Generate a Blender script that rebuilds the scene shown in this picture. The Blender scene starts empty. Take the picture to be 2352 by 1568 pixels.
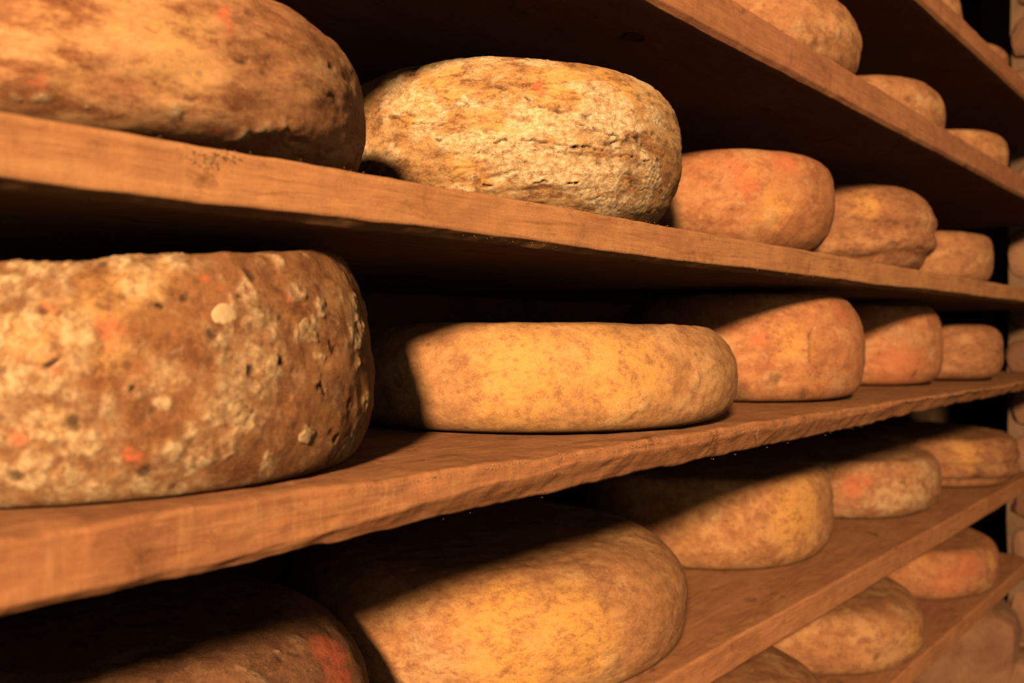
import bpy, math, random
import numpy as np
from mathutils import Vector, Matrix

# ------------------------------------------------------------------ camera, world, light, exposure
# World axes: x runs along the shelves (receding to the right of the picture), y goes into the shelves, z is up.
CZ = 1.15                                   # camera height above the cellar floor
scene = bpy.context.scene
C = scene.collection
THETA = math.atan(1774 / 1898)              # angle between the view axis and the shelf direction
PITCH = math.atan(19 / 1898)
cam_d = bpy.data.cameras.new('camera')
cam_d.sensor_width = 22.3
cam_d.lens = 1898 / 2352 * 22.3
cam_d.clip_start = 0.01
cam_d.dof.use_dof = True
cam_d.dof.focus_distance = 0.50
cam_d.dof.aperture_fstop = 4.8
cam = bpy.data.objects.new('camera', cam_d)
C.objects.link(cam)
fwd = Vector((math.cos(THETA) * math.cos(PITCH), math.sin(THETA) * math.cos(PITCH), -math.sin(PITCH)))
cam.location = (0, 0, CZ)
cam.rotation_euler = fwd.to_track_quat('-Z', 'Y').to_euler()
scene.camera = cam

world = bpy.data.worlds.new('world')
scene.world = world
world.use_nodes = True
world.node_tree.nodes['Background'].inputs[0].default_value = (1.0, 0.66, 0.38, 1)
world.node_tree.nodes['Background'].inputs[1].default_value = 0.32

lamp_d = bpy.data.lights.new('cellar_lamp', 'POINT')
lamp_d.color = (1.0, 0.59, 0.285)
lamp_d.energy = 625
lamp_d.shadow_soft_size = 0.12
lamp = bpy.data.objects.new('cellar_lamp', lamp_d)
lamp.location = (-1.62, -1.0, CZ + 0.77)
C.objects.link(lamp)

scene.view_settings.view_transform = 'Standard'
scene.view_settings.look = 'None'
scene.view_settings.gamma = 1
scene.view_settings.use_curve_mapping = False
scene.view_settings.exposure = 0.0
scene.cycles.diffuse_bounces = 0

# ------------------------------------------------------------------ numpy noise
def _hash(ix, iy, iz, seed):
    h = (ix.astype(np.int64) * 374761393 + iy.astype(np.int64) * 668265263 + iz.astype(np.int64) * 2147483647 + seed * 974711) & 0xffffffff
    h = ((h ^ (h >> 13)) * 1274126177) & 0xffffffff
    h = ((h ^ (h >> 16)) * 2246822519) & 0xffffffff
    return ((h ^ (h >> 15)) & 0xffffff) / float(0xffffff)

def vnoise(P, seed=0):
    i = np.floor(P); f = P - i; f = f * f * f * (f * (f * 6 - 15) + 10)
    i = i.astype(np.int64); r = 0
    for dx in (0, 1):
        wx = f[:, 0] if dx else 1 - f[:, 0]
        for dy in (0, 1):
            wy = f[:, 1] if dy else 1 - f[:, 1]
            for dz in (0, 1):
                wz = f[:, 2] if dz else 1 - f[:, 2]
                r = r + wx * wy * wz * _hash(i[:, 0] + dx, i[:, 1] + dy, i[:, 2] + dz, seed)
    return r

def fbm(P, scale, octv=4, seed=0, gain=0.5):
    s = 0; a = 1; t = 0
    for o in range(octv):
        s = s + a * vnoise(P * scale + 17.3 * o, seed + o); t += a
        a *= gain; scale *= 2.03
    return s / t

def worley(P, scale, seed=0):
    Q = P * scale; i = np.floor(Q).astype(np.int64); best = np.full(len(P), 9.0)
    for dx in (-1, 0, 1):
        for dy in (-1, 0, 1):
            for dz in (-1, 0, 1):
                c = i + np.array((dx, dy, dz))
                px = c[:, 0] + _hash(c[:, 0], c[:, 1], c[:, 2], seed)
                py = c[:, 1] + _hash(c[:, 0], c[:, 1], c[:, 2], seed + 1)
                pz = c[:, 2] + _hash(c[:, 0], c[:, 1], c[:, 2], seed + 2)
                d = (px - Q[:, 0]) ** 2 + (py - Q[:, 1]) ** 2 + (pz - Q[:, 2]) ** 2
                best = np.minimum(best, d)
    return np.sqrt(best)

def sstep(a, b, x):
    t = np.clip((x - a) / (b - a), 0, 1)
    return t * t * (3 - 2 * t)

# ------------------------------------------------------------------ node helpers
def new_mat(name):
    m = bpy.data.materials.new(name); m.use_nodes = True
    nt = m.node_tree; bsdf = nt.nodes['Principled BSDF']
    return m, nt, bsdf

class N:
    def __init__(s, nt): s.nt = nt; s.L = nt.links
    def node(s, t, **kw):
        n = s.nt.nodes.new(t)
        for k, v in kw.items(): setattr(n, k, v)
        return n
    def put(s, sock, v):
        if hasattr(v, 'is_output') or isinstance(v, bpy.types.NodeSocket): s.L.new(v, sock)
        else: sock.default_value = v
    def noise(s, vec, scale, detail=4, rough=0.55, dist=0.0):
        n = s.node('ShaderNodeTexNoise'); s.put(n.inputs['Vector'], vec)
        n.inputs['Scale'].default_value = scale; n.inputs['Detail'].default_value = detail
        n.inputs['Roughness'].default_value = rough; n.inputs['Distortion'].default_value = dist
        return n.outputs['Fac']
    def voro(s, vec, scale, feature='F1', rnd=1.0):
        n = s.node('ShaderNodeTexVoronoi', feature=feature); s.put(n.inputs['Vector'], vec)
        n.inputs['Scale'].default_value = scale; n.inputs['Randomness'].default_value = rnd
        return n.outputs['Distance']
    def map(s, vec, scale, loc=(0, 0, 0)):
        n = s.node('ShaderNodeMapping'); s.put(n.inputs['Vector'], vec)
        n.inputs['Scale'].default_value = scale; n.inputs['Location'].default_value = loc
        return n.outputs['Vector']
    def rng(s, v, a, b, lo=0.0, hi=1.0, smooth=True):
        n = s.node('ShaderNodeMapRange'); n.interpolation_type = 'SMOOTHSTEP' if smooth else 'LINEAR'
        s.put(n.inputs[0], v); n.inputs[1].default_value = a; n.inputs[2].default_value = b
        n.inputs[3].default_value = lo; n.inputs[4].default_value = hi
        return n.outputs[0]
    def math(s, op, a, b=0.0):
        n = s.node('ShaderNodeMath', operation=op); s.put(n.inputs[0], a); s.put(n.inputs[1], b)
        return n.outputs[0]
    def mix(s, fac, a, b, mode='MIX'):
        n = s.node('ShaderNodeMix', data_type='RGBA', blend_type=mode)
        s.put(n.inputs[0], fac)
        s.put(n.inputs[6], a if not isinstance(a, tuple) else (*a[:3], 1)); s.put(n.inputs[7], b if not isinstance(b, tuple) else (*b[:3], 1))
        return n.outputs[2]
    def attr(s, name):
        n = s.node('ShaderNodeAttribute', attribute_name=name); return n.outputs['Fac']
    def bump(s, h, strength, dist, nrm=None):
        n = s.node('ShaderNodeBump'); s.put(n.inputs['Height'], h)
        n.inputs['Strength'].default_value = strength; n.inputs['Distance'].default_value = dist
        if nrm is not None: s.L.new(nrm, n.inputs['Normal'])
        return n.outputs['Normal']

# ------------------------------------------------------------------ mesh helpers
def grid_faces(na, nb, closed):
    i = np.arange(na if closed else na - 1)[:, None]; j = np.arange(nb - 1)[None]
    i2 = (i + 1) % na
    return np.stack([i * nb + j, i2 * nb + j, i2 * nb + j + 1, i * nb + j + 1], -1).reshape(-1, 4)

def mesh_np(name, V, F, mat, attrs=None, smooth=True):
    me = bpy.data.meshes.new(name)
    V = np.ascontiguousarray(V, np.float32); F = np.ascontiguousarray(F, np.int32)
    k = F.shape[1]
    me.vertices.add(len(V)); me.vertices.foreach_set('co', V.ravel())
    me.loops.add(F.size); me.loops.foreach_set('vertex_index', F.ravel())
    me.polygons.add(len(F)); me.polygons.foreach_set('loop_start', np.arange(0, F.size, k, dtype=np.int32))
    me.polygons.foreach_set('loop_total', np.full(len(F), k, np.int32))
    me.update(calc_edges=True)
    me.polygons.foreach_set('use_smooth', np.full(len(F), smooth, bool))
    for n, a in (attrs or {}).items():
        at = me.attributes.new(n, 'FLOAT', 'POINT'); at.data.foreach_set('value', np.ascontiguousarray(a, np.float32))
    if mat: me.materials.append(mat)
    me.validate()
    return me

def obj(name, me, parent=None, loc=(0, 0, 0), rot=(0, 0, 0)):
    o = bpy.data.objects.new(name, me); C.objects.link(o)
    o.location = loc; o.rotation_euler = rot
    if parent: o.parent = parent
    return o

def tag(o, label=None, cat=None, group=None, kind=None):
    if label: o['label'] = label
    if cat: o['category'] = cat
    if group: o['group'] = group
    if kind: o['kind'] = kind
    return o

# ------------------------------------------------------------------ materials
def wood_mat(name, lo, mid, hi, stain, seed=0.0, streak=0.25, fibre=0.6):
    m, nt, b = new_mat(name); n = N(nt)
    tc = n.node('ShaderNodeTexCoord').outputs['Object']
    v = n.map(tc, (1, 1, 1), (seed, seed * .7, seed * .3))
    grain = n.noise(n.map(v, (1.0, 9, 16)), 14.0, 8, 0.68, 1.2)           # long grain along the board
    saw = n.noise(n.map(v, (16, 3, 1.0)), 14.0, 6, 0.74, 0.2)               # upright saw marks
    blot = n.noise(n.map(v, (1.0, 1.8, 2.4)), 13.0, 7, 0.66, 0.5)
    fine = n.noise(v, 600.0, 6, 0.78)
    dust = n.noise(n.map(v, (1, 1.3, 1.6)), 60.0, 7, 0.72, 0.6)
    fib = n.noise(n.map(v, (5, 70, 95)), 7.0, 8, 0.78, 0.1)               # fine fibres
    c = n.mix(n.rng(blot, 0.33, 0.66), lo, mid)
    c = n.mix(n.rng(fib, 0.52, 0.70, 0, fibre), c, hi)
    c = n.mix(n.rng(fib, 0.48, 0.32, 0, fibre), c, stain)
    c = n.mix(n.rng(grain, 0.50, 0.72, 0, 0.6), c, hi)
    c = n.mix(n.rng(grain, 0.48, 0.30, 0, 0.7), c, stain)
    c = n.mix(n.rng(saw, 0.50, 0.72, 0, streak * .6), c, hi)
    c = n.mix(n.rng(saw, 0.48, 0.28, 0, streak * .6), c, lo)
    c = n.mix(n.rng(dust, 0.55, 0.70, 0, 0.6), c, stain)
    c = n.mix(n.rng(n.noise(v, 26.0, 7, 0.7, 0.8), 0.585, 0.70, 0, 0.8), c, (stain[0] * .6, stain[1] * .6, stain[2] * .6))
    c = n.mix(n.rng(fine, 0.56, 0.78, 0, 0.6), c, (hi[0] * 1.15, hi[1] * 1.2, hi[2] * 1.25))
    c = n.mix(n.rng(fine, 0.46, 0.28, 0, 0.5), c, stain)
    nt.links.new(c, b.inputs['Base Color'])
    b.inputs['Roughness'].default_value = 0.85
    b.inputs['Specular IOR Level'].default_value = 0.15
    h = n.math('ADD', n.math('ADD', n.math('MULTIPLY', grain, 0.5), n.math('MULTIPLY', fib, 0.5)), n.math('ADD', n.math('MULTIPLY', saw, 0.3), n.math('ADD', n.math('MULTIPLY', dust, 0.6), n.math('MULTIPLY', fine, 0.4))))
    nt.links.new(n.bump(h, 0.6, 0.0013), b.inputs['Normal'])
    return m

def cheese_mat(name, dark, mid, light, yellow=(.66, .37, .115), red=(.62, .17, .09), mould=(.62, .51, .33),
               pit=(.040, .024, .017), zs=1.0, seed=0.0, k_mid=48.0, lightness=0.5, speck=0.35, bloom=0.0, bump=0.6, blotch=0.65, st=0.02):
    """mottled rind: broad tint, streaky stains, small freckles, dusty bloom; mould, red, yellow and dark come from the relief's own masks"""
    m, nt, b = new_mat(name); n = N(nt)
    tc = n.node('ShaderNodeTexCoord').outputs['Object']
    v = n.map(tc, (1, 1, 1), (seed, seed * .63, seed * .21))
    vz = n.map(v, (1, 1, zs))
    big = n.noise(vz, 16.0, 5, 0.6, 0.4)
    midn = n.noise(vz, k_mid, 9, 0.74, 0.25)
    stain = n.noise(n.map(vz, (1, 1, 1.2), (3.1, 1.7, 0.4)), 34.0, 10, 0.76, 0.3)
    sm = n.noise(vz, 190.0, 8, 0.76, 0.1)
    fine = n.noise(v, 700.0, 6, 0.75)
    lace = n.noise(n.map(v, (1, 1, 1), (7.7, 2.2, 5.1)), 250.0, 7, 0.75, 0.6)
    c = n.mix(n.rng(midn, 0.36, 0.58), dark, mid)
    c = n.mix(n.rng(n.math('ADD', n.math('MULTIPLY', big, 0.55), n.math('MULTIPLY', midn, 0.45)), 0.60 - 0.22 * lightness, 0.72 - 0.22 * lightness), c, light)
    ya = n.math('MULTIPLY', n.attr('yellow'), n.rng(n.math('ADD', n.math('MULTIPLY', sm, 0.5), n.math('MULTIPLY', midn, 0.5)), 0.37, 0.55))
    c = n.mix(n.math('MULTIPLY', ya, 0.85), c, yellow)
    deep = (dark[0] * .52, dark[1] * .42, dark[2] * .38)
    c = n.mix(n.rng(stain, 0.54 - st, 0.66 - st, 0, blotch), c, (dark[0] * .85, dark[1] * .72, dark[2] * .66))
    c = n.mix(n.rng(stain, 0.64 - st, 0.74 - st, 0, blotch), c, deep)
    c = n.mix(n.rng(sm, 0.54, 0.70, 0, 0.6), c, (min(1, light[0] * 1.1), min(1, light[1] * 1.12), min(1, light[2] * 1.15)))
    c = n.mix(n.rng(sm, 0.47, 0.30, 0, min(1.0, speck * 1.6)), c, (dark[0] * .8, dark[1] * .7, dark[2] * .65))
    if bloom > 0:
        w = n.math('MULTIPLY', n.rng(n.noise(vz, 85.0, 8, 0.75, 0.8), 0.52, 0.64), bloom)
        c = n.mix(w, c, mould)
    c = n.mix(n.math('MULTIPLY', n.attr('red'), n.rng(sm, 0.36, 0.56, 0.25, 0.95)), c, red)
    mo = n.math('MULTIPLY', n.attr('mould'), n.rng(lace, 0.38, 0.55, 0.12, 1.0))
    c = n.mix(mo, c, n.mix(n.rng(sm, .38, .60), (mould[0] * .60, mould[1] * .52, mould[2] * .42), mould))
    c = n.mix(n.rng(n.voro(v, 62.0), 0.15, 0.06, 0, speck), c, pit)
    c = n.mix(n.attr('dark'), c, pit)
    c = n.mix(n.rng(fine, 0.53, 0.68, 0, 0.50), c, (min(1, light[0] * 1.1), min(1, light[1] * 1.12), min(1, light[2] * 1.15)))
    c = n.mix(n.rng(fine, 0.47, 0.33, 0, 0.55), c, dark)
    nt.links.new(c, b.inputs['Base Color'])
    b.inputs['Roughness'].default_value = 0.80
    b.inputs['Specular IOR Level'].default_value = 0.18
    h = n.math('ADD', n.math('MULTIPLY', midn, 0.8), n.math('ADD', n.math('MULTIPLY', sm, 0.6), n.math('MULTIPLY', fine, 0.15)))
    nt.links.new(n.bump(h, bump, 0.0022), b.inputs['Normal'])
    return m

def stone_mat(name, lo, hi, seed=0.0):
    m, nt, b = new_mat(name); n = N(nt)
    g = n.node('ShaderNodeNewGeometry').outputs['Position']
    v = n.map(g, (1, 1, 1), (seed, seed, 0))
    a = n.noise(v, 14.0, 6, 0.62, 0.4); s = n.noise(v, 110.0, 5, 0.65)
    info = n.node('ShaderNodeObjectInfo').outputs['Random']
    c = n.mix(n.rng(a, 0.32, 0.66), lo, hi)
    c = n.mix(n.rng(s, 0.56, 0.74, 0, 0.5), c, (.03, .02, .015))
    c = n.mix(n.math('MULTIPLY', info, 0.45), c, (lo[0] * .5, lo[1] * .45, lo[2] * .42))
    nt.links.new(c, b.inputs['Base Color'])
    b.inputs['Roughness'].default_value = 0.9
    nt.links.new(n.bump(n.math('ADD', a, n.math('MULTIPLY', s, 0.5)), 0.7, 0.006), b.inputs['Normal'])
    return m

WHEELS = {
 'C1': (0.1560, 0.4370, 0.1365, 0.0755, 0.0440, 2.70, 2.80, 0.0715),
 'C2': (0.473, 0.4455, 0.1322, 0.1084, 0.0447, 3.2, 1.81, 0.0715),
 'C3': (0.7958, 0.4488, 0.1212, 0.1054, 0.0552, 3.67, 1.95, 0.0715),
 'C4': (1.1201, 0.4585, 0.1347, 0.1168, 0.0618, 2.47, 2.3, 0.0715),
 'C5': (1.4043, 0.4437, 0.1202, 0.0804, 0.0345, 3.55, 2.88, 0.0715),
 'D1': (0.1693, 0.44, 0.134, 0.0989, 0.015, 2.5, 2.08, -0.066),
 'D2': (0.526, 0.473, 0.174, 0.0743, 0.029, 1.75, 2.65, -0.068),
 'D3': (0.8746, 0.4614, 0.136, 0.1117, 0.0338, 1.82, 3.2, -0.0695),
 'D4': (1.2747, 0.4843, 0.1257, 0.1133, 0.0311, 2.37, 2.95, -0.073),
 'D5': (1.5029, 0.4314, 0.102, 0.0893, 0.0391, 2.75, 3.06, -0.0775),
 'E1': (0.1704, 0.4276, 0.1218, 0.0858, 0.0503, 1.65, 2.30, -0.2287),
 'E2': (0.4480, 0.4470, 0.1520, 0.0780, 0.0440, 1.85, 3.20, -0.2287),
 'E3': (0.8077, 0.4703, 0.1365, 0.088, 0.0228, 2.73, 2.5, -0.2287),
 'E4': (1.1275, 0.4709, 0.1525, 0.0715, 0.0228, 2.66, 2.04, -0.2287),
 'E5': (1.425, 0.4353, 0.1426, 0.0734, 0.0281, 3.09, 2.53, -0.2287),
 'B1': (0.7947, 0.4311, 0.1304, 0.0781, 0.0286, 2.12, 2.29, 0.2472),
 'B2': (1.1342, 0.45, 0.132, 0.0702, 0.0273, 2.04, 2.85, 0.2472),
 'B3': (1.4671, 0.4452, 0.1254, 0.0651, 0.0281, 2.57, 2.92, 0.2472),
 'F0': (0.6861, 0.43, 0.14, 0.055, 0.0624, 2.41, 2.68, -0.3696),
 'F1': (0.9727, 0.4307, 0.1377, 0.0692, 0.0378, 2.28, 3.22, -0.3696),
 'F2': (1.3244, 0.4434, 0.1475, 0.0673, 0.0243, 2.6, 2.64, -0.3696),
 'A1': (1.2392, 0.4548, 0.1293, 0.0813, 0.0280, 2.31, 2.49, 0.3983),
 'A2': (1.5120, 0.4440, 0.1174, 0.0653, 0.0353, 2.95, 2.50, 0.3983),
}
SPOTS = {
 'D1': {'r': [(-49,-124,69,6.4),(-67,-116,54,5),(-76,-109,30,6.2),(-41,-125,22,3.9),(-69,-112,79,3.4),(29,-129,78,2.4),(-9,-130,88,3.5)], 'm': [(-5,-133,72,4.9),(4,-132,81,7.5),(16,-133,54,10),(33,-127,20,4.2),(8,-134,60,6.4),(-41,-128,47,6.5),(-32,-130,49,6.6),(-23,-132,48,5.9),(-2,-133,32,6.1),(-10,-131,18,7.8),(14,-127,8,5.5),(36,-129,63,6.9),(48,-124,71,5.5),(30,-125,93,4.6),(17,-132,30,4),(-55,-121,30,8.7),(-61,-116,19,9.5),(-47,-120,12,8.1),(-25,-127,12,8.4),(-75,-108,82,7),(-69,-115,48,7.8),(-74,-112,40,7),(-46,-126,62,4.5),(-30,-130,38,5),(33,-127,82,5.7),(43,-127,48,4.7),(-35,-123,9,7.5),(0,-134,62,4.6),(54,-122,63,4),(70,-114,50,3.8),(-18,-130,21,4.2)], 'd': [(21,-132,51,2.2),(3,-134,50,2.8),(51,-124,57,2.6),(-39,-128,46,1.6),(22,-132,38,1.7),(40,-127,39,1.7),(-23,-132,47,1.5),(53,-119,16,2.6),(-31,-129,78,2),(-69,-115,59,2.2),(1,-132,81,1.4),(-62,-116,23,1.6),(63,-118,32,1.8)], 'y': [(-55,-121,70,14.3),(-40,-123,90,14.7),(-65,-116,35,11),(-72,-112,70,9.3)]},
 'C1': {'r': [(0,-136,48,4.4),(-59,-117,14,3.9),(4,-129,10,2.8),(-28,-133,47,2.2)], 'm': [(14,-126,8,3.5),(21,-128,11,2.5),(-56,-116,10,2.8),(-63,-112,10,1.7),(-14,-130,12,2.6),(-42,-121,9,1.4),(29,-129,15,1.6)], 'd': [(-14,-135,49,2.1),(9,-136,36,3.1),(18,-135,41,2.4),(-13,-126,8,3),(-12,-133,17,1.6),(-23,-132,19,1.1),(60,-122,45,2.7),(58,-123,32,3.1),(-67,-119,35,3.3),(73,-115,39,2),(-68,-118,24,1.8)], 'y': [(-20,-135,35,19.3),(-53,-126,31,16.6),(-10,-135,25,9.9)]},
 'C2': {'r': [(-121,-52,71,3.9),(-79,-103,83,3.3),(-63,-115,77,2.5),(-58,-114,34,3.1)], 'm': [(-32,-128,66,21.2),(-60,-118,71,16.6),(-80,-105,53,24.6),(-20,-130,48,21.5),(-122,-51,54,16.6),(-102,-78,34,20.6),(-75,-101,29,22.1),(-41,-120,32,22.6),(-125,-37,82,9.8),(7,-129,37,11.9),(-22,-114,15,17.5),(4,-131,78,8.9),(-108,-56,22,11.2),(-111,-71,56,16.4)], 'd': [(-56,-120,66,4.2),(11,-130,44,3.9),(-16,-131,58,4.3),(-117,-59,44,3),(-121,-26,98,5.7),(-124,-14,96,4),(-39,-126,49,5.1),(-25,-130,51,4.3),(2,-132,61,3.5),(-108,-74,42,2.2)], 'y': [(-121,-50,77,23.5),(-65,-111,87,24.9),(-107,-67,29,16.6),(-100,-87,66,19),(-29,-126,87,19.9)]},
 'D3': {'d': [(-97,-92,24,6.1),(-113,-63,11,11.4),(-67,-110,10,7)], 'm': [(-28,-130,18,13.4),(-102,-85,20,9.5)], 'y': [(-86,-105,59,21.6)], 'r': [(-109,-79,67,8.6),(-19,-126,90,13.5)]},
 'D4': {'r': [(-76,-98,28,42),(-73,-92,10,36.2)], 'm': [(-82,-95,70,18),(-26,-123,46,12.2),(-60,-110,64,15.1)], 'd': [(-53,-109,15,6.1)]},
 'D2': {'m': [(-19,-173,35,5.5),(-63,-161,21,8.7),(-78,-150,12,10.1)], 'd': [(-65,-156,11,2.6),(-56,-150,3,2.4),(-8,-167,59,1.5)], 'y': [(-81,-153,44,40.1),(-131,-113,44,42.2)], 'r': [(-62,-160,49,1.7)]},
 'B1': {'d': [(-50,-119,27,6.4),(-52,-115,16,5.6),(-40,-124,34,3.2)], 'm': [(-27,-127,29,7.3),(-42,-119,15,5.6),(-69,-110,30,7.9)]},
 'B2': {'d': [(-69,-113,37,4.8)], 'm': [(-91,-93,49,6.3),(-53,-121,38,7.5)]},
 'E4': {'d': [(-72,-134,49,4.8),(-42,-146,43,4.8)], 'm': [(-25,-148,58,16.2),(-43,-143,17,16.1),(-62,-139,30,9.5)], 'r': [(-121,-93,43,15.7),(-110,-104,50,7.3)]},
 'E2': {'y': [(-96,-109,57,28.4),(-65,-133,52,31.3),(-95,-119,36,30.6),(-49,-144,35,21.1)], 'm': [(-131,-75,45,7.7),(-126,-85,36,6.4),(-39,-147,28,9.3)], 'd': [(-63,-127,63,1.3),(-85,-120,55,0.8)]},
 'E1': {'r': [(67,-82,70,15.2),(64,-94,61,12.6)], 'm': [(19,-95,77,4.3),(51,-80,78,4.2),(36,-85,79,2.4),(16,-89,80,2.7)], 'd': [(33,-90,77,2.8),(45,-86,77,2.5)]},
 'E3': {'y': [(-43,-129,55,33.4),(-23,-129,78,21.3)], 'd': [(-89,-103,34,2),(-2,-136,63,3.9),(2,-136,40,3)], 'm': [(-111,-79,59,8.2),(11,-135,26,10.9)]},
 'E5': {'y': [(-100,-99,58,25.3)], 'd': [(-85,-113,23,12.7)]},
 'F1': {'y': [(-14,-137,34,17.2)], 'd': [(-72,-117,25,3.7)], 'm': [(-12,-123,63,12.1)]},
 'F2': {'r': [(-96,-112,28,23.8),(-66,-131,49,23.9)], 'y': [(-15,-146,48,13.5)]},
 'C3': {'r': [(-96,-73,76,16.2),(-53,-104,90,16.4),(-86,-85,64,12.1)], 'y': [(-65,-101,44,20.3),(-86,-85,72,12.1)], 'm': [(-100,-67,74,9.7),(-67,-98,36,8.1)], 'd': [(-102,-65,70,2.4)]},
 'C4': {'y': [(-97,-88,84,21)]},
}
CRACKS = {
 'C2': [[(-132, -2, 70), (-130, -26, 64), (-122, -51, 59), (-114, -67, 54), (-103, -83, 50)], [(-122, -50, 48), (-99, -86, 47), (-83, -102, 47), (-59, -117, 45)], [(-101, -83, 81), (-90, -96, 76), (-82, -104, 69), (-68, -113, 64)], [(-64, -114, 44), (-39, -126, 49), (-17, -131, 57)], [(-98, -70, 21), (-72, -99, 24), (-53, -112, 26)], [(-80, -105, 62), (-57, -119, 60), (-32, -128, 54)], [(-124, 0, 97), (-122, -34, 94)], [(-56, -118, 45), (-27, -128, 43), (4, -131, 44)]],
 'C4': [[(-110, -78, 66), (-75, -112, 61), (-41, -128, 54)], [(-117, -65, 44), (-72, -111, 37), (-17, -129, 32)], [(-9, -133, 78), (-14, -134, 55)]],
 'D3': [[(-50, -113, 96), (-68, -116, 67), (-71, -116, 41)]],
 'E5': [[(-117, -81, 30), (-86, -113, 28), (-28, -140, 29)]],
}
# ------------------------------------------------------------------ room shell
M_stone = stone_mat('rubble_stone', (.25, .125, .078), (.42, .24, .15))
M_mortar = stone_mat('lime_mortar', (.20, .13, .085), (.30, .20, .13), 3.0)
M_floor = stone_mat('beaten_earth', (.10, .07, .05), (.18, .125, .085), 7.0)

def box_me(name, x0, x1, y0, y1, z0, z1, mat, step=0.08, amp=0.006, seed=1):
    """closed box whose faces are gridded and roughened"""
    import itertools
    V = []; F = []
    def face(o, a, b):
        na = max(2, int(np.linalg.norm(a) / step) + 1); nb = max(2, int(np.linalg.norm(b) / step) + 1)
        s = sum(len(x) for x in V)
        g = o + np.linspace(0, 1, na)[:, None, None] * a + np.linspace(0, 1, nb)[None, :, None] * b
        V.append(g.reshape(-1, 3)); F.append(grid_faces(na, nb, False) + s)
    X, Y, Z = np.array((x1 - x0, 0, 0.)), np.array((0, y1 - y0, 0.)), np.array((0, 0, z1 - float(z0)))
    o = np.array((x0, y0, z0), float); e = np.array((x1, y1, z1), float)
    face(o, Y, X); face(o, X, Z); face(o, Z, Y); face(e, -X, -Y); face(e, -Z, -X); face(e, -Y, -Z)
    V = np.concatenate(V); F = np.concatenate(F)
    V = V + (np.stack([fbm(V, 9, 3, seed + k) for k in range(3)], -1) - .5) * 2 * amp
    return mesh_np(name, V, F, mat)

floor = tag(obj('floor', box_me('floor', -3.2, 3.6, -2.6, 0.95, -0.06, 0.0, M_floor, 0.12, 0.004, 3)), kind='structure')
wall_back = tag(obj('wall_back', box_me('wall_back', -3.2, 3.6, 0.80, 0.98, -0.02, 2.6, M_mortar, 0.10, 0.006, 5)), kind='structure')
PX0 = 1.90      # near face of the masonry pier that closes the shelves on the right
PY1 = 0.413     # its inner corner
wall_end = tag(obj('wall_end', box_me('wall_end', PX0 + .006, 3.32, -0.9, PY1 - .006, -0.02, 2.6, M_mortar, 0.06, 0.005, 8)), kind='structure')  # depth behind the near face is unseen, added to shut ambient light out

wall_far = tag(obj('wall_recess', box_me('wall_recess', 3.3, 3.45, PY1 - .3, .84, -0.02, 2.6, M_mortar, 0.08, 0.006, 15)), kind='structure')

ceiling_light_block = tag(obj('ceiling_light_block', box_me('ceiling_light_block', -3.2, 3.6, -1.3, 0.98, 2.58, 2.66, M_mortar, 0.12, 0.006, 19)), kind='structure')  # unseen slab, added to keep ambient light from falling into the recess

def stone_me(name, seed):
    rnd = np.random.default_rng(seed)
    n = 7; V = []; F = []; s = 0
    for ax in range(3):
        for sg in (-1, 1):
            t = np.linspace(-1, 1, n); A, B = np.meshgrid(t, t, indexing='ij')
            P = np.zeros((n, n, 3)); P[..., ax] = sg; P[..., (ax + 1) % 3] = A * (1 if sg > 0 else -1); P[..., (ax + 2) % 3] = B
            V.append(P.reshape(-1, 3)); F.append(grid_faces(n, n, False) + s); s += n * n
    V = np.concatenate(V); F = np.concatenate(F)
    q = 5.0
    V = V / (np.abs(V) ** q).sum(1, keepdims=True) ** (1 / q) * 0.5
    V = V * (1 + .22 * (fbm(V * 1.0, 2.2, 3, seed)[:, None] - .5)) + (np.stack([fbm(V, 3.5, 3, seed + 9 + k) for k in range(3)], -1) - .5) * .12
    return mesh_np(name, V, F, M_stone)

STONES = [stone_me('stone_%d' % k, 40 + k) for k in range(6)]
rnd = random.Random(4)
def add_stone(parent, c, size, rz=0.0, rx=0.0):
    o = obj('stone', rnd.choice(STONES), parent, c, (rx, 0, rz)); o.scale = size
    return o
# courses of rubble on the pier: near face (facing the shelves) turning the inner corner
z = 0.03
while z < 2.5:
    h = rnd.uniform(.075, .125)
    y = PY1 + rnd.uniform(-.012, .004); first = True
    while y > -0.42:
        w = rnd.uniform(.10, .20) if not first else rnd.uniform(.09, .17)
        d = rnd.uniform(.07, .10)
        add_stone(wall_end, (PX0 + d / 2 - rnd.uniform(.0, .012), y - w / 2, z + h / 2), (d, w * .95, h * .93), rnd.uniform(-.05, .05), rnd.uniform(-.04, .04))
        y -= w + .008; first = False
    z += h + .008
# rubble footing below the shelves, where the pier widens
for (x, y, zz, sx, sy, sz) in ((1.50, .40, -.525, .16, .17, .15), (1.64, .33, -.47, .12, .13, .12), (1.52, .27, -.585, .15, .14, .13),
                               (1.62, .44, -.63, .2, .2, .16), (1.45, .42, -.67, .22, .22, .16), (1.56, .24, -.70, .2, .2, .15)):
    add_stone(wall_end, ((x + .06) * 1.2, y * 1.2, CZ + zz * 1.2), (sx * 1.2, sy * 1.2, sz * 1.2), rnd.uniform(-.3, .3), rnd.uniform(-.1, .1))
# courses of larger rubble on the back wall, from the lowest plank up
z = CZ - .50
while z < 2.45:
    h = rnd.uniform(.12, .17); x = -.75 + rnd.uniform(0, .15)
    while x < 2.3:
        w = rnd.uniform(.18, .32); d = rnd.uniform(.06, .08)
        add_stone(wall_back, (x + w / 2, .80 + d / 2 - rnd.uniform(.008, .022), z + h / 2), (w * .96, d, h * .93), 0, 0)
        x += w + .01
    z += h + .01

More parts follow.
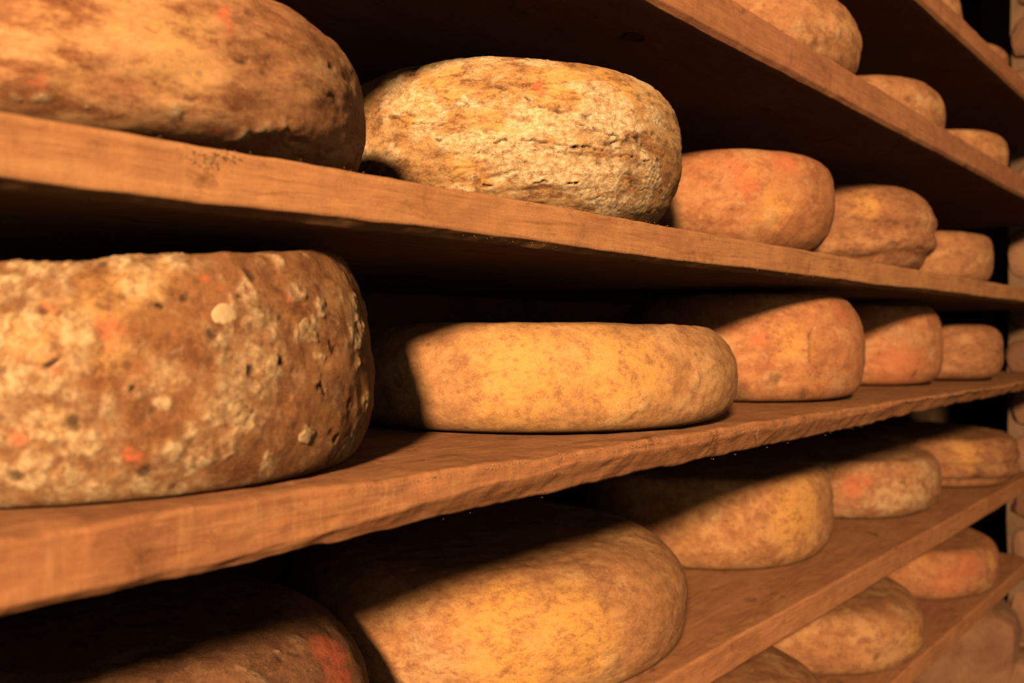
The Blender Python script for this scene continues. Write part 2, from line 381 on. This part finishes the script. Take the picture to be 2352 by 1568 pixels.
# ------------------------------------------------------------------ shelves
NEAR = 0.95         # the worn middle plank juts out a little
def D_TOP(x): return -.0665 * NEAR - .0078 * (x - .16)
DEEP = 1.20         # the two lowest planks stand a little further back than the others
for _k in list(WHEELS):
    if _k[0] in 'EF':
        u_, p_, R_, H_, e_, a_, b_, z_ = WHEELS[_k]
        WHEELS[_k] = (u_ * DEEP, p_ * DEEP, R_ * DEEP, H_ * DEEP, e_ * DEEP, a_, b_, z_ * DEEP)
        if _k in SPOTS: SPOTS[_k] = {c: [tuple(w * DEEP for w in q) for q in l] for c, l in SPOTS[_k].items()}
        if _k in CRACKS: CRACKS[_k] = [[tuple(w * DEEP for w in q) for q in l] for l in CRACKS[_k]]
    if _k[0] == 'D':
        u_, p_, R_, H_, e_, a_, b_, z_ = WHEELS[_k]
        WHEELS[_k] = (u_ * NEAR, p_ * NEAR, R_ * NEAR, H_ * NEAR, e_ * NEAR, a_, b_, D_TOP(u_ * NEAR) + .0010)
        if _k in SPOTS: SPOTS[_k] = {c: [tuple(w * NEAR for w in q) for q in l] for c, l in SPOTS[_k].items()}
        if _k in CRACKS: CRACKS[_k] = [[tuple(w * NEAR for w in q) for q in l] for l in CRACKS[_k]]
W1 = wood_mat('wood_shelf_c', (0.392, 0.191, 0.093), (0.509, 0.270, 0.129), (0.594, 0.350, 0.175), (0.265, 0.114, 0.053), 1.7)
W2 = wood_mat('wood_shelf_d', (0.322, 0.146, 0.073), (0.437, 0.213, 0.104), (0.551, 0.312, 0.161), (0.187, 0.075, 0.037), 5.1, 0.95, 0.3)
W3 = wood_mat('wood_shelf_e', (0.390, 0.175, 0.088), (0.520, 0.252, 0.126), (0.600, 0.335, 0.178), (0.280, 0.115, 0.056), 9.4, 0.3)
W4 = wood_mat('wood_shelf_b', (0.343, 0.156, 0.083), (0.447, 0.213, 0.112), (0.520, 0.281, 0.151), (0.270, 0.116, 0.062), 13.2)

def shelf(label, z_top, z_bot, mat, seed, y0=0.30, y1=0.755, x0=-0.75, x1=1.895, wane=None, slope=0.0, edge=0.0025, rough=0.0007, wob=0.0012):
    """a thick plank; section runs from back top over the front edge to back bottom"""
    xs = np.concatenate([np.linspace(x0, -.02, 60), np.linspace(-.015, .80, 420), np.linspace(.804, x1, 260)])
    n = len(xs)
    top = z_top + slope * (xs - .16) + (fbm(np.stack([xs, xs * 0, xs * 0], -1), 3.1, 2, seed) - .5) * wob
    bot = z_bot + (fbm(np.stack([xs, xs * 0 + 5, xs * 0], -1), 3.7, 2, seed + 3) - .5) * wob
    fr = y0 + (fbm(np.stack([xs, xs * 0, xs * 0 + 9], -1), 2.6, 2, seed + 5) - .5) * wob * 1.5
    if wane is None: cz, cy = np.full(n, .0035), np.full(n, .0035)
    else: cz, cy = wane(xs)
    S = []
    for t in np.concatenate([np.linspace(0, .8, 9)[:-1], np.linspace(.8, 1, 26)]):
        S.append((y1 + (fr + edge - y1) * t, top))
    for a in np.linspace(0, math.pi / 2, 6)[1:]:
        S.append((fr + edge - edge * math.sin(a), top - edge + edge * math.cos(a)))
    fb = bot + cz
    for t in np.linspace(0, 1, 14)[1:]:
        S.append((fr, top - edge + (fb - top + edge) * t))
    for t in np.linspace(0, 1, 9)[1:]:
        S.append((fr + cy * t, fb + (bot - fb) * t))
    for t in np.concatenate([np.linspace(0, .25, 16)[1:], np.linspace(.25, 1, 12)[1:]]):
        S.append((fr + cy + (y1 - fr - cy) * t, bot))
    S = S + [(np.full(n, y1), bot + (top - bot) * .5), S[0]]
    m = len(S)
    V = np.zeros((n, m, 3))
    V[..., 0] = xs[:, None]
    for j, (yy, zz) in enumerate(S): V[:, j, 1] = yy; V[:, j, 2] = zz
    P = V.reshape(-1, 3)
    Q = P * np.array((.6, 1, 1))
    front = np.clip((y0 + .05 - P[:, 1]) / .05, 0, 1)
    nz = np.stack([P[:, 0] * 0, fbm(Q, 90, 4, seed + 11) - .5, fbm(Q, 80, 4, seed + 12) - .5], -1)
    big = np.stack([P[:, 0] * 0, fbm(Q, 22, 3, seed + 21) - .5, fbm(Q, 20, 3, seed + 22) - .5], -1)
    P = P + nz * rough * 2 * (0.25 + .75 * front[:, None]) + big * rough * 2.2 * front[:, None]
    P = P.reshape(n, m, 3)
    P = np.concatenate([np.broadcast_to(P[:1].mean(1, keepdims=True), (1, m, 3)), P, np.broadcast_to(P[-1:].mean(1, keepdims=True), (1, m, 3))]).reshape(-1, 3)
    F = grid_faces(n + 2, m, False)
    o = obj('wooden_shelf', mesh_np('wooden_shelf', P, F, mat), None, (0, 0, CZ))
    tag(o, label, 'shelf', 'plank shelves of the cheese rack')
    return o

def tapered_wane(xs):
    g = sstep(.10, .36, xs) * (1 - .35 * sstep(1.1, 1.5, xs))
    w = (fbm(np.stack([xs, xs * 0, xs * 0], -1), 9, 3, 77) - .5)
    return .0030 + g * (.0125 + w * .008), .003 + g * (.0085 + w * .004)

K = 0.3 * math.hypot(1898, 1774) / 1898
def wane_c(xs):
    w = (fbm(np.stack([xs, xs * 0, xs * 0], -1), 7, 3, 71) - .5)
    return .0035 + w * .002 + xs * 0, .007 + w * .002 + xs * 0
sA = shelf('topmost plank in the upper right corner, above the row of three half-hidden wheels', .97 * K, .902 * K, W4, 101)
sB = shelf('steep upper plank running down to the right, carrying the three wheels at top right', .602 * K, .522 * K, W4, 131)
sC = shelf('plank crossing the upper middle, under the large cream-crusted wheel', .1735 * K, .114 * K, W1, 161, wane=wane_c)
sD = shelf('worn rough-edged plank crossing the middle, under the white-moulded wheel', -.0665 * NEAR, -.0925 * NEAR, W2, 191, y0=.30 * NEAR, wane=tapered_wane, slope=-.0078, edge=.0030, rough=.0019, wob=.0012)
sE = shelf('wide pale plank rising to the right below the middle, its bare top in view', -.557 * K * DEEP, -.62 * K * DEEP, W3, 221, y0=.30 * DEEP)
sF = shelf('lowest plank in the bottom right corner, under the reddish wheel', -.90 * K * DEEP, -.955 * K * DEEP, W3, 251, y0=.30 * DEEP)
SHELF = dict(A=sA, B=sB, C=sC, D=sD, E=sE, F=sF)

# knot in the underside of the upper plank
def knot():
    t = np.linspace(0, 2 * np.pi, 40, endpoint=False); rr = np.array([0.0001, .25, .5, .62, .75, .9, 1.0, 1.05]); hh = np.array([.1, .12, .02, -.25, .1, .16, .02, .5]) * .002
    V = np.stack([np.cos(t)[:, None] * rr * .0095, np.sin(t)[:, None] * rr * .0065, np.broadcast_to(-hh, (40, 8)) * 1.0], -1).reshape(-1, 3)
    V[:, :2] += (np.stack([fbm(V, 120, 2, 5), fbm(V, 120, 2, 6)], -1) - .5) * .002
    m = wood_mat('wood_knot', (.07, .03, .018), (.13, .055, .03), (.2, .09, .05), (.05, .02, .012), 2.2)
    o = obj('knot', mesh_np('knot', V, grid_faces(40, 8, True), m), sB, (.497, .344, .522 * K - .0006))
    return o
knot()

# crumbs of dried mould clinging to the front edges of the planks
M_crumb = cheese_mat('mould_crumb', (.30, .16, .08), (.55, .34, .18), (.70, .50, .28))
def crumbs(sh, name, spots, seed):
    r = np.random.default_rng(seed); V = []; F = []; s = 0
    base = np.array([(1, 0, 0), (-1, 0, 0), (0, 1, 0), (0, -1, 0), (0, 0, 1), (0, 0, -1)], float)
    tri = np.array([(0, 2, 4), (2, 1, 4), (1, 3, 4), (3, 0, 4), (2, 0, 5), (1, 2, 5), (3, 1, 5), (0, 3, 5)])
    for (x, y, zz, n, sx, sz, sc, hang) in spots:
        for k in range(n):
            c = np.array((x + r.normal() * sx, y - abs(r.normal()) * .0006, zz + r.normal() * sz))
            q = base * (sc * r.uniform(.5, 1.3, 3)) * np.array((1, .8, 1 + hang * r.random()))
            V.append(c + q + r.normal(size=(6, 3)) * sc * .2); F.append(tri + s); s += 6
    o = obj(name, mesh_np(name, np.concatenate(V), np.concatenate(F), M_crumb, {a: np.zeros(s) for a in ('mould', 'dark', 'red', 'yellow')}), sh)
    o['kind'] = 'stuff'
    return o
rc = np.random.default_rng(6)
def sprinkle(n, x0, x1, y, z, sx, sz, sc, hang, m):
    return [(x, y, z if not callable(z) else z(x), int(rc.integers(1, m)), sx, sz, sc * rc.uniform(.6, 1.3), hang) for x in rc.uniform(x0, x1, n)]
crumbs(sC, 'mould_crumbs', [(.150, .2993, .0665, 34, .0035, .0018, .0004, .6), (.155, .2993, .0690, 26, .007, .0008, .0004, 0)]
       + sprinkle(70, .12, .9, .2994, .0708, .003, .0005, .00026, 0, 4) + sprinkle(12, .2, .8, .3010, .0490, .001, .0005, .00022, 1.5, 4), 1)
crumbs(sD, 'mould_crumbs', sprinkle(220, .2, 1.2, .2848, lambda x: D_TOP(x) - .0020, .004, .0008, .00028, .3, 6)
       + sprinkle(60, .2, .9, .2845, -.0735, .006, .002, .00025, .3, 4)
       + sprinkle(12, .25, .8, .2930, -.0885, .001, .0003, .00022, 2.0, 4) + [(.57, .2845, -.0735, 26, .0020, .0025, .0004, 1.0)], 2)

# ------------------------------------------------------------------ cheeses
M = {}
M['C1'] = cheese_mat('rind_c1', (.25, .115, .058), (.40, .210, .105), (.53, .325, .170), yellow=(.58, .36, .15), zs=2.6, seed=2.0, lightness=.60, speck=.40, k_mid=46, blotch=.9, bump=.45, st=.035)
M['C2'] = cheese_mat('rind_c2', (.20, .100, .048), (.42, .235, .100), (.58, .38, .18), yellow=(.70, .41, .13), mould=(.80, .69, .48), zs=2.2, seed=4.4, lightness=.6, speck=.45, bloom=.30, blotch=.85, bump=.6)
M['D1'] = cheese_mat('rind_d1', (.17, .074, .035), (.30, .146, .066), (.43, .245, .108), yellow=(.62, .39, .15), mould=(.64, .52, .335), seed=6.1, lightness=.45, speck=.5, bloom=.25, bump=.8, blotch=.75)
M['D2'] = cheese_mat('rind_d2', (.31, .160, .078), (.45, .250, .118), (.53, .335, .172), yellow=(.62, .360, .105), zs=1.2, seed=8.3, lightness=.55, speck=.35, k_mid=80, bump=.35, blotch=.4, st=.0)
M['E2'] = cheese_mat('rind_e2', (.31, .150, .074), (.45, .240, .115), (.54, .34, .17), yellow=(.66, .380, .100), zs=1.8, seed=3.3, lightness=.45, speck=.35, k_mid=70, bump=.45, blotch=.45)
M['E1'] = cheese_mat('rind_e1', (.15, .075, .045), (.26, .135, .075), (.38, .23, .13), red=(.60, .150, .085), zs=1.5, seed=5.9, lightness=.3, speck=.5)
M['red'] = cheese_mat('rind_red', (.34, .140, .070), (.48, .220, .105), (.55, .31, .155), red=(.56, .180, .095), zs=1.4, seed=7.7, lightness=.45, speck=.35, k_mid=44, bloom=.25)
M['tan'] = cheese_mat('rind_tan', (.29, .135, .070), (.43, .220, .108), (.53, .315, .160), zs=1.6, seed=11.3, lightness=.5, speck=.40)
M['gold'] = cheese_mat('rind_gold', (.33, .155, .075), (.48, .250, .118), (.58, .345, .165), zs=1.2, seed=12.9, lightness=.55, speck=.45)
M['pale'] = cheese_mat('rind_pale', (.32, .140, .072), (.45, .230, .115), (.58, .39, .22), zs=1.3, seed=15.1, lightness=.5, speck=.55, bloom=.5)
M['brown'] = cheese_mat('rind_brown', (.25, .110, .058), (.39, .190, .096), (.49, .28, .148), zs=2.0, seed=17.7, lightness=.45, speck=.45, bloom=.2)

FINE = dict(C1=.0011, C2=.0009, D1=.0008, D2=.0011, E1=.0012, E2=.0012)
LAB = {
 'A1': ('tan', 'dim wheel barely showing at the top edge, on the topmost plank'),
 'A2': ('brown', 'small dull brown wheel at the far right end of the topmost plank'),
 'B1': ('tan', 'round orange-tan wheel with a dark wrinkled hollow, largest at top right'),
 'B2': ('tan', 'tan wheel with one small dark dent, middle of the three on the steep upper plank'),
 'B3': ('gold', 'pale golden wheel, farthest of the three on the steep upper plank'),
 'C1': ('C1', 'big tan wheel with streaked dark and pink spots in the upper left corner'),
 'C2': ('C2', 'large cream-crusted wheel with horizontal cracks and orange patches, upper centre'),
 'C3': ('red', 'reddish-orange square-shouldered wheel just right of the cream-crusted wheel'),
 'C4': ('brown', 'tall tan wheel with horizontal folds and a dark slit near its right end'),
 'C5': ('tan', 'small squarish tan wheel at the far end of the row with the cream-crusted wheel'),
 'D1': ('D1', 'huge brown wheel covered in white mould blooms and orange spots at left'),
 'D2': ('D2', 'smooth flat golden-yellow wheel lying in the centre of the picture'),
 'D3': ('red', 'tall reddish wheel with a thin upright crack, right of the golden-yellow wheel'),
 'D4': ('red', 'small red-orange wheel with a pale upper half, behind the one with the upright crack'),
 'D5': ('brown', 'dusky pink-brown wheel at the far right end of the middle plank'),
 'E1': ('E1', 'dark shaded wheel with a red right side in the bottom left corner'),
 'E2': ('E2', 'large rounded wheel with a bright yellow front and shaded top at bottom centre'),
 'E3': ('gold', 'golden wheel with a shaded top resting on the wide pale plank'),
 'E4': ('pale', 'low pale wheel with two dark holes and red left side on the wide pale plank'),
 'E5': ('brown', 'flat orange-brown wheel with a groove, at the far right end of the wide pale plank'),
 'F0': ('brown', 'wheel mostly cut off by the bottom edge, first on the lowest plank'),
 'F1': ('tan', 'orange wheel with a round pale patch, in the lower right on the lowest plank'),
 'F2': ('red', 'dark red wheel at the far end of the lowest plank'),
}
TAPER = dict(D1=.12, C3=-.03)
TILT = dict(D1=.0125, C1=.0, C2=-.003)
ROWNAME = dict(A='wheels on the topmost plank', B='wheels on the steep upper plank', C='wheels on the upper middle plank', D='wheels on the worn middle plank', E='wheels on the wide pale plank', F='wheels on the lowest plank')

# single mould colonies big enough to pick out
PATCH = dict(D1=[(-5, -133, 72, 5.0, .12, 'smooth'), (33, -127, 20, 3.6, .5, 'lacy'), (-2, -133, 32, 4.6, .6, 'lacy'), (36, -129, 63, 5.0, .7, 'lacy')],
             )
M_patch = dict(smooth=cheese_mat('mould_smooth', (.44, .33, .20), (.54, .43, .27), (.62, .50, .32), seed=21., speck=.1, blotch=.1, bump=.3),
               lacy=cheese_mat('mould_lacy', (.30, .18, .095), (.46, .33, .19), (.60, .47, .29), seed=23., speck=.4, blotch=.3, bump=.9, k_mid=160),
               crust=cheese_mat('crust_patch', (.42, .26, .11), (.58, .38, .16), (.68, .48, .24), seed=25., speck=.3, blotch=.4, bump=.9, k_mid=160))
def mould_patch(parent, pos, nrm, r, lump, col, seed):
    na, nr = 56, 16
    t = np.linspace(0, 2 * np.pi, na, endpoint=False); q = np.linspace(0.01, 1, nr)
    edge = 1 + (.10 if col == 'smooth' else .45) * (fbm(np.stack([np.cos(t), np.sin(t), t * 0 + seed * .37], -1), 2.2 if col != 'smooth' else 1.0, 3, seed) - .5) * 2
    X = np.cos(t)[:, None] * q * edge[:, None] * r; Y = np.sin(t)[:, None] * q * edge[:, None] * r
    L = np.stack([X, Y, X * 0 + seed], -1).reshape(-1, 3)
    hgt = (1 - q[None] ** 3) * .00035 + np.zeros((na, 1))
    bumps = np.clip(1 - worley(L, 420, seed) * 1.1, 0, 1).reshape(na, nr) * .0008 * lump * (1 - q[None] ** 3) + (fbm(L, 700, 3, seed).reshape(na, nr) - .5) * .0005 * lump
    if col != 'smooth': bumps -= .0007 * lump * np.clip(1 - q[None] * 2.2, 0, 1)
    Z = hgt + bumps - .0006 * (q[None] > .95) - (X ** 2 * .5 + Y ** 2 * 0) / .14 * 1.0
    V = np.stack([X, Y, Z], -1).reshape(-1, 3)
    zax = Vector(nrm).normalized(); yax = Vector((0, 0, 1)) - zax * zax.z; yax.normalize(); xax = yax.cross(zax)
    Rm = Matrix((xax, yax, zax)).transposed()
    V = V @ np.array(Rm.transposed()) + np.array(pos)
    o = obj('mould_patch', mesh_np('mould_patch', V, grid_faces(na, nr, True), M_patch[col], {a: np.zeros(len(V)) for a in ('mould', 'dark', 'red', 'yellow')}), parent)
    return o

def wheel(key):
    u, p, R, H, e, nt_, nb_, zb = WHEELS[key]
    seed = sum(ord(ch) * (i + 3) for i, ch in enumerate(key)) * 7
    res = FINE.get(key, .0022)
    # angles: fine on the side that faces the aisle, coarse at the back
    front = np.arange(math.radians(-205), math.radians(25), res / R)
    back = np.arange(math.radians(25), math.radians(155), .007 / R)
    t = np.concatenate([front, back]); na = len(t)
    # profile from the centre of the base out, up the side and in to the centre of the top
    a = np.linspace(-math.pi / 2, math.pi / 2, 1200); c_, s_ = np.abs(np.cos(a)), np.sin(a)
    nn = np.where(s_ > 0, nt_, nb_)
    pr = R - e + e * c_ ** (2 / nn); pz = H / 2 + H / 2 * np.sign(s_) * np.abs(s_) ** (2 / nn)
    d = np.concatenate([[0], np.cumsum(np.hypot(np.diff(pr), np.diff(pz)))])
    k = max(16, int(d[-1] / res)); q = np.linspace(0, d[-1], k)
    pr, pz = np.interp(q, d, pr), np.interp(q, d, pz)
    r0 = pr[0]; rb = np.concatenate([np.linspace(0.0005, r0 * .75, 5), np.linspace(r0 * .75, r0, 6)])[:-1]
    top_visible = key[0] in 'EF'
    rt = np.linspace(pr[-1], .0005, max(14, int(pr[-1] / (res * (1.3 if top_visible else 4)))))[1:]
    pr = np.concatenate([rb, pr, rt]); pz = np.concatenate([np.zeros(len(rb)), pz, np.full(len(rt), H) + .0012 * (1 - (rt / max(rt[0], 1e-6)) ** 2)])
    nbp = len(pr)
    V = np.stack([pr[None] * np.cos(t)[:, None], pr[None] * np.sin(t)[:, None], np.broadcast_to(pz[None], (na, nbp))], -1).reshape(-1, 3)
    # smooth normals of the plain wheel, to push the relief along
    dr, dz = np.gradient(pr), np.gradient(pz); L = np.hypot(dr, dz) + 1e-12
    nr, nz = dz / L, -dr / L
    Nn = np.stack([nr[None] * np.cos(t)[:, None], nr[None] * np.sin(t)[:, None], np.broadcast_to(nz[None], (na, nbp))], -1).reshape(-1, 3)
    # slump: slow unevenness of a hand-made wheel
    ti = TILT.get(key, 0.0)
    V0 = V.copy()
    V[:, 2] += ti * (V0[:, 0] / R) * (V0[:, 2] / H)
    V[:, :2] *= (1 - TAPER.get(key, 0.0) * np.clip(V0[:, 2] / H - .25, 0, 1) ** 1.5)[:, None]
    Q = V0 + seed * .013
    slump = (fbm(Q, 7, 2, seed) - .5) * .005 + (fbm(Q, 22, 3, seed + 4) - .5) * .0028
    side = np.clip(V0[:, 2] / (.18 * H), 0, 1)
    rel = slump * side
    # feature masks
    wz = np.stack([fbm(Q, 90, 3, seed + 30 + k) for k in range(3)], -1) - .5
    wq = np.stack([fbm(Q, 260, 3, seed + 40 + k) for k in range(3)], -1) - .5
    Pw = V0 + wz * .012 + wq * .005
    att = {n: np.zeros(len(V)) for n in ('mould', 'dark', 'red', 'yellow')}
    names = dict(m='mould', d='dark', r='red', y='yellow')
    for ch, lst in SPOTS.get(key, {}).items():
        A = att[names[ch]]
        for (x, y, zz, r) in lst:
            r = r / 1000
            c0 = np.array((x, y, zz)) / 1000
            src = Pw if ch != 'y' else V0 + wz * .03
            dd = np.sqrt((((src - c0) * np.array((1, 1, 1.9 if (ch == 'd' and key[0] in 'CEB') else 1.0))) ** 2).sum(1)) / r
            lo, hi = (1.5, .3) if (ch == 'd' and key != 'D1') or (ch == 'm' and key not in ('C2', 'D1')) else (1.15, .75) if ch in 'md' else ((1.3, .35) if ch == 'r' else (1.4, .3))
            np.maximum(A, sstep(lo, hi, dd), out=A)
    if key in ('C1', 'C2'): att['dark'] *= np.clip(.45 + 2.6 * (fbm(Q * np.array((1, 1, 2.2)), 120, 4, seed + 90) - .3), 0, 1)
    for line in CRACKS.get(key, []):
        Lp = np.array(line) / 1000; dist = np.full(len(V), 9.)
        Pc = V0 + wz * .006 + wq * .002
        for i in range(len(Lp) - 1):
            ab = Lp[i + 1] - Lp[i]; tt = np.clip(((Pc - Lp[i]) @ ab) / (ab @ ab), 0, 1)
            dist = np.minimum(dist, np.linalg.norm(Pc - Lp[i] - tt[:, None] * ab, axis=1))
        wd = .0008 if key in ('C1', 'C2') else .0022
        cr = sstep(wd * 1.3, wd * .4, dist) * np.clip((.6 if key == 'C2' else .75) + 1.6 * (fbm(Q, 60, 3, seed + 71) - .3), 0, 1)
        att['dark'] = np.maximum(att['dark'], cr * .85)
        rel -= (.0009 if key == 'C2' else .0016) * cr; rel += .0010 * sstep(.006, .001, dist) * (1 - cr)
    if key == 'D1':     # colonies of mould all over, thickest low on the left: small powdery rosettes, many run together
        g = fbm(Q, 30, 4, seed + 50) + .16 * np.clip((-V0[:, 0] - .0) / .09, -.5, 1) + .12 * (.5 - V0[:, 2] / H)
        g2 = np.maximum(sstep(.53, .64, g), att['mould'] * sstep(.28, .46, fbm(Q, 60, 3, seed + 51)))
        d1 = worley(V0 + wz * .004 + wq * .002, 78, seed + 60); d2 = worley(V0 + wq * .002, 150, seed + 62)
        ros = sstep(.52, .34, d1) * (.45 + .55 * sstep(.04, .24, d1)); ros2 = sstep(.55, .30, d2)
        lump2 = np.clip(1 - worley(V0 + wq * .002, 330, seed + 61) * 1.2, 0, 1)
        mm = np.clip(g2 * (ros * .8 + .5 * ros2 + .3) * (.6 + .8 * lump2), 0, 1)
        rel += mm * (.0006 + .0005 * lump2)
        att['mould'] = mm
        pit = sstep(.17, .08, worley(V0 + wz * .006, 60, seed + 66))
        att['dark'] = np.maximum(att['dark'], pit * .8); 
        rel += (fbm(Q, 55, 4, seed + 68) - .5) * .0034
    elif key == 'C2':
        g = fbm(Q * np.array((1, 1, 1.8)), 38, 4, seed + 50)
        att['mould'] = np.maximum(att['mould'] * sstep(.38, .52, g), sstep(.57, .66, g) * .8)
        w = worley(V0 + wq * .002, 330, seed + 60)
        rel += att['mould'] * .0008 * (1 - w) + (fbm(Q * np.array((1, 1, 3.2)), 45, 4, seed + 68) - .5) * .0022
        cl = sstep(.030, .008, np.abs(fbm(Q * np.array((1, 1, 4.0)), 26, 3, seed + 80) - .5)) * sstep(.48, .6, fbm(Q, 30, 3, seed + 81))
        rel -= cl * .0004; att['dark'] = np.maximum(att['dark'], cl * .35)
    else:
        rel += (fbm(Q * np.array((1, 1, 2.2)), 48, 4, seed + 68) - .5) * (.0030 if key in ('C1', 'C4', 'E5', 'B1') else .0020)
        rel += att['mould'] * .0008
        if key in ('C4', 'E5'):
            rel += np.sin(V0[:, 2] / H * 21 + 3 * fbm(Q, 12, 2, seed)) * .0026 * sstep(.75, .45, V0[:, 2] / H)
    if key not in ('C1', 'C2', 'D1'): att['mould'] *= .40; att['dark'] *= .6; att['red'] *= 1.0 if key == 'E1' else .75
    rel -= att['dark'] * (.0006 if key in ('C1', 'C2') else .0011)
    V = V + Nn * (rel * side)[:, None]
    V[:, 2] = np.maximum(V[:, 2], 0.0)
    mk, lab = LAB[key]
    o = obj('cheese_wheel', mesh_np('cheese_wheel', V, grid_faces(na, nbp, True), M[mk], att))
    o.location = (u, p, CZ + zb + .0006)
    tag(o, lab, 'cheese', ROWNAME[key[0]])
    for (x, y, zz, r, lump, col) in PATCH.get(key, []):
        c0 = np.array((x, y, zz)) / 1000 * (NEAR if key[0] == 'D' else 1)
        i = int(((V0 - c0) ** 2).sum(1).argmin())
        mould_patch(o, V[i], Nn[i], r / 1000, lump, col, seed + i)
    return o

for key in WHEELS: wheel(key)
